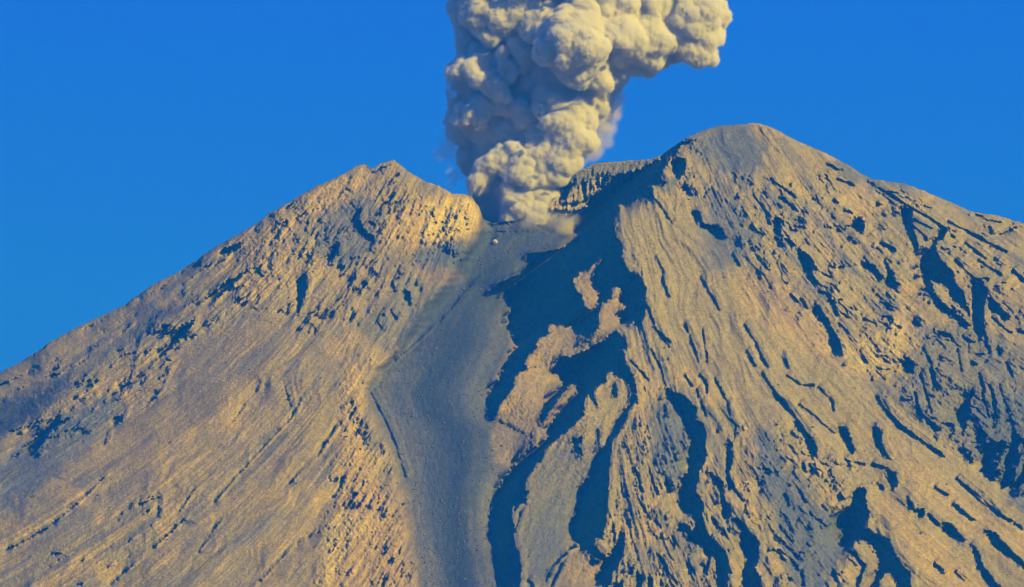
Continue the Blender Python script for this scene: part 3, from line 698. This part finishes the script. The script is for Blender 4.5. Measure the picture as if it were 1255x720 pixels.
# ------------------------------------------------------------------ loose boulders
rgb = np.random.default_rng(12)
def boulder_mesh(name, seed, mat):
    b = bmesh.new(); bmesh.ops.create_icosphere(b, subdivisions=2, radius=1.0)
    r = random.Random(seed)
    cuts = [Vector((r.gauss(0, 1), r.gauss(0, 1), r.gauss(0, 1))).normalized() for _ in range(9)]
    for v_ in b.verts:
        for c_ in cuts:
            dd = v_.co.dot(c_)
            if dd > 0.72: v_.co -= c_ * (dd - 0.72)
        v_.co.z *= 0.8
    me = bpy.data.meshes.new(name); b.to_mesh(me); b.free(); me.materials.append(mat)
    return me
def plain_rock(name, c_):
    m = bpy.data.materials.new(name); m.use_nodes = True; n = m.node_tree; b = n.nodes['Principled BSDF']; b.inputs['Roughness'].default_value = 0.95
    tc = n.nodes.new('ShaderNodeTexCoord'); nz_ = n.nodes.new('ShaderNodeTexNoise'); nz_.inputs['Scale'].default_value = 3; nz_.inputs['Detail'].default_value = 6
    rp = n.nodes.new('ShaderNodeValToRGB'); rp.color_ramp.elements[0].color = (*[q * 0.6 for q in c_], 1); rp.color_ramp.elements[1].color = (*[min(1, q * 1.3) for q in c_], 1)
    n.links.new(tc.outputs['Object'], nz_.inputs['Vector']); n.links.new(nz_.outputs['Fac'], rp.inputs[0]); n.links.new(rp.outputs[0], b.inputs['Base Color'])
    return m
MB_DARK = plain_rock('dark_boulder_rock', (0.16, 0.18, 0.19)); MB_PALE = plain_rock('pale_boulder_rock', (0.45, 0.40, 0.30))
bm_dark = [boulder_mesh('dark_boulder', i, MB_DARK) for i in range(4)]; bm_pale = [boulder_mesh('pale_boulder', i + 9, MB_PALE) for i in range(3)]
def put_boulder(x, y, r, me, label, group=None):
    h = float(bil(Hfin, np.array([float(x)]), np.array([float(y)]))[0])
    p = to_world(np.array([[float(x)]]), np.array([[float(y)]]), np.array([[h]]))[0, 0]
    o = bpy.data.objects.new('boulder', me); col.objects.link(o)
    o.location = (p[0], p[1], p[2] + r * 0.2); o.scale = (r, r * rgb.uniform(0.8, 1.2), r * rgb.uniform(0.7, 1.0)); o.rotation_euler = (rgb.uniform(-0.3, 0.3), rgb.uniform(-0.3, 0.3), rgb.uniform(0, 6.28))
    o['label'] = label; o['category'] = 'boulder'
    if group: o['group'] = group
put_boulder(607, 298, 7.5, bm_pale[0], 'largest pale boulder on the grey ash just below and left of the vent')
put_boulder(748, 340, 5.0, bm_pale[1], 'single sunlit rock standing out in the deep shade of the upper gully')
V_, F_, o_ = [], [], 0
shapes = [(np.array([q.co[:] for q in me.vertices]), np.array([list(q.vertices) for q in me.polygons])) for me in bm_dark]
for k in range(1900):
    if k < 1300:
        y_ = float(rgb.uniform(300, 735)); a_ = float(pl(EDGE_L, y_)); b_ = float(pl(CH_R, y_)); x_ = a_ + (b_ - a_) * rgb.uniform(0.03, 0.97)
    else:
        y_ = float(rgb.uniform(230, 735)); x_ = float(rgb.uniform(30, 1240))
        if y_ < float(sil(np.array([x_]))[0]) + 12: continue
    r = 0.9 + 2.2 * rgb.random() ** 4
    h = float(bil(Hfin, np.array([x_]), np.array([y_]))[0])
    p = to_world(np.array([[x_]]), np.array([[y_]]), np.array([[h]]))[0, 0]
    v, f = shapes[k % 4]
    an = rgb.uniform(0, 6.28); c_, s_ = math.cos(an), math.sin(an)
    vv = v * np.array([r * rgb.uniform(0.8, 1.3), r, r * rgb.uniform(0.7, 1.1)]); vv = np.stack([vv[:, 0] * c_ - vv[:, 1] * s_, vv[:, 0] * s_ + vv[:, 1] * c_, vv[:, 2]], 1)
    V_.append(vv + p + np.array([0, 0, r * 0.25])); F_.append(f + o_); o_ += len(v)
MB_RUB = plain_rock('rubble_rock', (0.12, 0.13, 0.12))
rub = make_mesh('rubble', np.concatenate(V_), np.concatenate(F_), MB_RUB, None, False)
rub['kind'] = 'stuff'; rub['label'] = 'loose rubble strewn down the talus chute and slopes'; rub['category'] = 'rubble'

# ------------------------------------------------------------------ ash plume
def worley3(p, seed):
    ip = np.floor(p).astype(np.int64); fp = p - ip
    best = np.full(len(p), 9.0)
    for dx in (-1, 0, 1):
        for dy in (-1, 0, 1):
            for dz in (-1, 0, 1):
                cxx = ip[:, 0] + dx; cyy = ip[:, 1] + dy; czz = ip[:, 2] + dz
                h = _hash(cxx + czz * 57, cyy + czz * 131, seed)
                r1 = (h & 1023) / 1023.0; r2 = ((h >> 10) & 1023) / 1023.0; r3 = ((h >> 20) & 1023) / 1023.0
                d = (dx + r1 - fp[:, 0]) ** 2 + (dy + r2 - fp[:, 1]) ** 2 + (dz + r3 - fp[:, 2]) ** 2
                best = np.minimum(best, d)
    return best
_ico = {}
def ico(sub):
    if sub not in _ico:
        b = bmesh.new(); bmesh.ops.create_icosphere(b, subdivisions=sub, radius=1.0)
        v = np.array([x.co[:] for x in b.verts]); f = np.array([[x.index for x in q.verts] for q in b.faces]); b.free()
        _ico[sub] = (v, f)
    return _ico[sub]
def vertex_normals(v, f):
    t = v[f]
    fn_ = np.cross(t[:, 1] - t[:, 0], t[:, 2] - t[:, 0])
    n = np.zeros_like(v)
    for k in range(f.shape[1]): np.add.at(n, f[:, k], fn_)
    return n / np.maximum(np.linalg.norm(n, axis=1, keepdims=True), 1e-9)
def blob_mesh(blobs, voxel, kids, seed, disp):
    """union of billows: (x, y in photograph pixels, depth towards viewer, radius) with smaller ones budding from them"""
    rg = np.random.default_rng(seed)
    sp = []
    for (x, y, z, r) in blobs:
        sp.append((x, z, -y, r * 0.93))
        for k in range(int(kids * (0.6 + r / 25.0))):
            d = rg.normal(size=3); d /= np.linalg.norm(d)
            rr = r * rg.uniform(0.22, 0.42)
            c_ = np.array([x, z, -y]) + d * (r * 0.93 - rr * 0.35)
            sp.append((*c_, rr))
    V = []; F = []; o_ = 0
    for (x, z, y, r) in sp:
        v, f = ico(3 if r > 9 else 2)
        V.append(v * r + np.array([x, -z, y])); F.append(f + o_); o_ += len(v)
    V = np.concatenate(V); F = np.concatenate(F)
    me = bpy.data.meshes.new('tmp'); me.from_pydata([], [], [])
    me.vertices.add(len(V)); me.vertices.foreach_set('co', V.ravel().astype(np.float32))
    n = len(F); me.loops.add(3 * n); me.loops.foreach_set('vertex_index', F.ravel().astype(np.int32))
    me.polygons.add(n); me.polygons.foreach_set('loop_start', np.arange(0, 3 * n, 3, dtype=np.int32)); me.update(calc_edges=True)
    ob = bpy.data.objects.new('tmp', me); col.objects.link(ob)
    md = ob.modifiers.new('r', 'REMESH'); md.mode = 'VOXEL'; md.voxel_size = voxel
    dg = bpy.context.evaluated_depsgraph_get(); ev = ob.evaluated_get(dg); m2 = ev.to_mesh()
    nv = len(m2.vertices); v = np.empty(nv * 3, np.float32); m2.vertices.foreach_get('co', v); v = v.reshape(-1, 3).astype(float)
    nf = len(m2.polygons); f = np.empty(len(m2.loops), np.int32); m2.loops.foreach_get('vertex_index', f)
    f = f.reshape(-1, 4)
    ev.to_mesh_clear(); bpy.data.objects.remove(ob); bpy.data.meshes.remove(me)
    wa = 7.0
    for q_, fr in ((0, 30.0), (1, 14.0)):
        a_ = [gnoise(v[:, i] / fr + 5 * i + q_, v[:, j] / fr + 0.6 * v[:, kk] / fr, seed * 7 + 13 * i + q_) for i, j, kk in ((0, 2, 1), (1, 2, 0), (2, 0, 1))]
        v = v + (wa / (1 + 1.4 * q_)) * np.stack(a_, 1)
    for (cell, amp, sd_) in disp:
        nn = vertex_normals(v, f)
        wv = v / cell
        wv = wv + 0.35 * np.stack([gnoise(wv[:, 0] * 0.9 + wv[:, 1], wv[:, 2] * 0.9 + 3, sd_), gnoise(wv[:, 1] * 0.9 + 7, wv[:, 2] * 0.9, sd_ + 1), gnoise(wv[:, 0] * 0.9, wv[:, 1] * 0.9 + wv[:, 2], sd_ + 2)], 1)
        F1 = worley3(wv, sd_)
        dd = np.sqrt(np.maximum(0, 1.0 - F1 * 1.15)) - 0.55
        v = v + nn * (amp * dd)[:, None]
    return v, f
def plume_world(v, H_axis=-6.0):
    dep = DIST - (H_axis - v[:, 1]) * PXM
    k = PXM * (DIST - H_axis * PXM) / DIST
    return AX_X[None] * ((v[:, 0] - 627.5) * k)[:, None] + AX_U[None] * ((v[:, 2] + 360) * k)[:, None] + AX_F[None] * dep[:, None] + np.array([0, 0, CAMZ])

BILLOWS = [(698,55,44,36),(712,50,46,36),(690,38,40,28),(718,88,38,22),(732,100,38,13),(662,30,22,24),(640,12,14,22),(760,45,26,32),(792,48,10,31),(757,8,22,30),(795,8,8,30),(715,-12,14,30),
 (815,20,-12,22),(850,14,2,33),(862,44,4,22),(846,62,2,18),(832,30,8,22),(866,66,0,9),(877,20,0,10),(838,-15,0,30),
 (592,14,2,22),(612,22,12,18),(578,38,-44,18),(575,5,-46,20),(585,60,-50,26),(620,60,-36,24),(641,64,14,9),(636,52,14,9),(618,66,14,8),(622,80,13,8),(625,95,12,8),(600,40,8,10),
 (584,84,8,12),(594,96,11,12),(606,108,12,11),(616,118,12,9),(566,84,0,9),(556,86,-2,6),(575,104,-44,22),(600,80,-24,26),(650,95,-44,32),(640,120,-46,30),(668,105,-30,28),
 (577,140,6,10),(592,136,8,10),(566,145,4,8),(586,147,6,8),(575,150,-46,26),(600,155,-30,28),(625,145,-28,26),(640,140,4,12),(618,138,4,9),
 (692,148,16,26),(678,128,10,20),(702,168,16,24),(712,140,8,20),(690,192,20,19),(672,182,14,16),(700,195,14,12),(668,200,16,12),
 (655,188,16,10),(642,200,18,12),(628,186,14,8),(615,190,10,10),(605,198,8,12),(596,210,5,11),(588,222,2,9),(636,214,18,13),(650,222,18,13),(662,215,17,12),(622,205,14,8),
 (625,234,15,7),(680,215,12,14),(600,180,-48,28),(585,190,-50,20),(620,165,-30,30),(645,165,-30,30),(605,230,-46,24),(605,262,-44,20),(628,230,-20,22),(745,88,-18,24),(725,104,-16,26),(715,122,-10,22),(770,66,-10,24),(800,62,-22,26),(825,50,-22,24),(605,118,-48,34),(592,130,-50,28),(600,60,-56,38),(640,60,-32,38),(600,20,-56,40),(650,20,-30,38),(620,150,-32,30),(655,120,-30,34),(680,90,-18,34),(600,95,-50,34),(580,110,-52,26),(690,240,-16,16),(640,250,8,20),(655,262,8,20),(632,268,4,16),
 (668,240,4,18),(660,175,-5,24),
 (720,-60,10,60),(640,-50,0,50),(800,-60,0,55),(850,-50,-5,40),(680,-120,0,60),(780,-130,0,65),(590,-25,-5,30)]
TAIL = [(746,118,-26,20),(745,135,-28,20),(740,152,-28,19),(732,168,-26,18),(722,184,-24,16),(750,102,-22,18),(735,125,-24,20),(720,160,-20,18)]
def ash_material(name, colr_, sss=0.25):
    m = bpy.data.materials.new(name); m.use_nodes = True
    n = m.node_tree; L = n.links; b = n.nodes['Principled BSDF']
    b.inputs['Roughness'].default_value = 1.0; b.inputs['Specular IOR Level'].default_value = 0.0
    tc = n.nodes.new('ShaderNodeTexCoord'); nz_ = n.nodes.new('ShaderNodeTexNoise'); nz_.inputs['Scale'].default_value = 0.02; nz_.inputs['Detail'].default_value = 6
    L.new(tc.outputs['Object'], nz_.inputs['Vector'])
    rp = n.nodes.new('ShaderNodeValToRGB'); e = rp.color_ramp.elements
    e[0].position = 0.35; e[0].color = (*[q * 0.86 for q in colr_], 1); e[1].position = 0.65; e[1].color = (*[q * 1.08 for q in colr_], 1)
    L.new(nz_.outputs['Fac'], rp.inputs[0]); L.new(rp.outputs[0], b.inputs['Base Color'])
    n2 = n.nodes.new('ShaderNodeTexNoise'); n2.inputs['Scale'].default_value = 0.11; n2.inputs['Detail'].default_value = 6; n2.inputs['Roughness'].default_value = 0.6
    L.new(tc.outputs['Object'], n2.inputs['Vector'])
    bp = n.nodes.new('ShaderNodeBump'); bp.inputs['Distance'].default_value = 4.0; bp.inputs['Strength'].default_value = 0.6
    L.new(n2.outputs['Fac'], bp.inputs['Height']); L.new(bp.outputs[0], b.inputs['Normal'])
    b.inputs['Subsurface Weight'].default_value = sss
    b.inputs['Subsurface Radius'].default_value = (1, 1, 1); b.inputs['Subsurface Scale'].default_value = 9.0
    return m
M_ASHCLOUD = ash_material('ash_cloud', (0.55, 0.53, 0.42), 0.0)
ORG = plume_world(np.array([[640.0, 0.0, -285.0]]))[0]
def dust(name, colr_, dens):
    m = bpy.data.materials.new(name); m.use_nodes = True; n = m.node_tree; n.nodes.clear()
    a_ = n.nodes.new('ShaderNodeOutputMaterial'); p_ = n.nodes.new('ShaderNodeVolumePrincipled')
    p_.inputs['Color'].default_value = (*colr_, 1); p_.inputs['Density'].default_value = dens
    n.links.new(p_.outputs[0], a_.inputs['Volume'])
    return m
def cloud_volume(name, v, f, mat, voxel, band, noise_size, noise_amp, parent):
    """a fog volume with the shape of a closed hull, its skin torn by fine noise"""
    me = bpy.data.meshes.new(name + '_shape')
    me.vertices.add(len(v)); me.vertices.foreach_set('co', v.ravel().astype(np.float32))
    n = len(f); k = f.shape[1]; me.loops.add(k * n); me.loops.foreach_set('vertex_index', f.ravel().astype(np.int32))
    me.polygons.add(n); me.polygons.foreach_set('loop_start', np.arange(0, k * n, k, dtype=np.int32)); me.update(calc_edges=True)
    src = bpy.data.objects.new(name + '_shape', me)
    vd = bpy.data.volumes.new(name); vo = bpy.data.objects.new(name, vd); col.objects.link(vo)
    vo.parent = parent
    vd.materials.append(mat)
    m = vo.modifiers.new('fill', 'MESH_TO_VOLUME'); m.object = src; m.resolution_mode = 'VOXEL_SIZE'; m.voxel_size = voxel; m.density = 1.0; m.interior_band_width = band
    for i_, (ns, na) in enumerate(zip(noise_size, noise_amp)):
        tx = bpy.data.textures.new(name + str(i_), 'CLOUDS'); tx.noise_scale = ns; tx.noise_depth = 3
        m = vo.modifiers.new('tear' + str(i_), 'VOLUME_DISPLACE'); m.texture = tx; m.strength = na
    return vo
v, f = blob_mesh(BILLOWS, 1.25, 5, 3, [(20, 6.0, 401), (10, 5.0, 411), (5.2, 4.0, 421), (3.2, 1.8, 425)])
nn_ = vertex_normals(v, f)
vc, fc = blob_mesh([(x, y, z, max(r - 6, 3)) for x, y, z, r in BILLOWS if r > 9], 2.4, 0, 3, [(24, 6.0, 401)])
plume = make_mesh('ash_plume', plume_world(vc) - ORG, fc, M_ASHCLOUD)
plume.location = ORG
plume['label'] = 'tall cream and blue-grey ash plume billowing up out of the crater between the two peaks'
plume['category'] = 'ash plume'
cloud_volume('ash_billows', plume_world(v + nn_ * 0.8), f, dust('ash_dust', (0.955, 0.94, 0.80), 0.42), 1.75, 2.6, (8.0, 3.5), (7.0, 5.0), plume)
nc_ = vertex_normals(vc, fc)
o = cloud_volume('thin_ash_margin', plume_world(vc + nc_ * 10.0), fc, dust('margin_dust', (0.94, 0.93, 0.84), 0.012), 3.2, 12.0, (20.0, 8.0), (26.0, 12.0), plume)
v, f = blob_mesh(TAIL, 1.9, 4, 8, [(20, 4.0, 431), (9, 2.0, 441)])
o = cloud_volume('trailing_column', plume_world(v), f, dust('column_dust', (0.93, 0.91, 0.84), 0.06), 3.0, 12.0, (24.0,), (12.0,), plume)
o['label'] = 'smoother paler curtain of ash hanging behind the right side of the plume'
SKIRT = [(672,262,14,22),(690,272,22,18),(652,268,24,18),(660,276,20,12),(640,274,22,10),(700,284,14,9),(682,248,10,13)]
v, f = blob_mesh(SKIRT, 2.2, 3, 18, [(14, 3.0, 451)])
o = cloud_volume('crater_dust', plume_world(v), f, dust('skirt_dust', (0.95, 0.93, 0.82), 0.05), 3.2, 18.0, (26.0,), (18.0,), plume)
o['label'] = 'thin dust drifting over the crater lip at the foot of the plume'
WISP = [(548,176,-20,14),(540,186,-20,12),(556,190,-22,12),(563,212,-20,11),(556,222,-20,9),(572,232,-20,8),(580,215,-24,10),(562,160,-24,12)]
v, f = blob_mesh(WISP, 2.2, 3, 28, [(14, 4.0, 461)])
o = cloud_volume('smoke_wisp', plume_world(v), f, dust('wisp_dust', (0.85, 0.87, 0.86), 0.05), 3.2, 22.0, (22.0,), (24.0,), plume)
o['label'] = 'faint bluish wisps drifting off the lower left side of the plume'

# ------------------------------------------------------------------ haze
def box_obj(name, lo, hi, mat):
    v = np.array([(x, y, z) for x in (lo[0], hi[0]) for y in (lo[1], hi[1]) for z in (lo[2], hi[2])], float)
    f = np.array([[0, 1, 3, 2], [4, 6, 7, 5], [0, 4, 5, 1], [2, 3, 7, 6], [0, 2, 6, 4], [1, 5, 7, 3]])
    return make_mesh(name, v, f, mat, None, False)
hm = bpy.data.materials.new('haze_air'); hm.use_nodes = True; hm.cycles.homogeneous_volume = True
hn = hm.node_tree; hn.nodes.clear()
ho = hn.nodes.new('ShaderNodeOutputMaterial'); hv = hn.nodes.new('ShaderNodeVolumePrincipled')
hv.inputs['Color'].default_value = (0.012, 0.27, 1.0, 1); hv.inputs['Density'].default_value = HAZE
hv.inputs['Density Attribute'].default_value = ''
hv.inputs['Temperature Attribute'].default_value = ''
hv.inputs['Absorption Color'].default_value = (1, 1, 1, 1)
hn.links.new(hv.outputs[0], ho.inputs['Volume'])
hb = box_obj('haze', (-31000, -9000, -41), (31000, 41000, 3600), hm)
hb['kind'] = 'stuff'
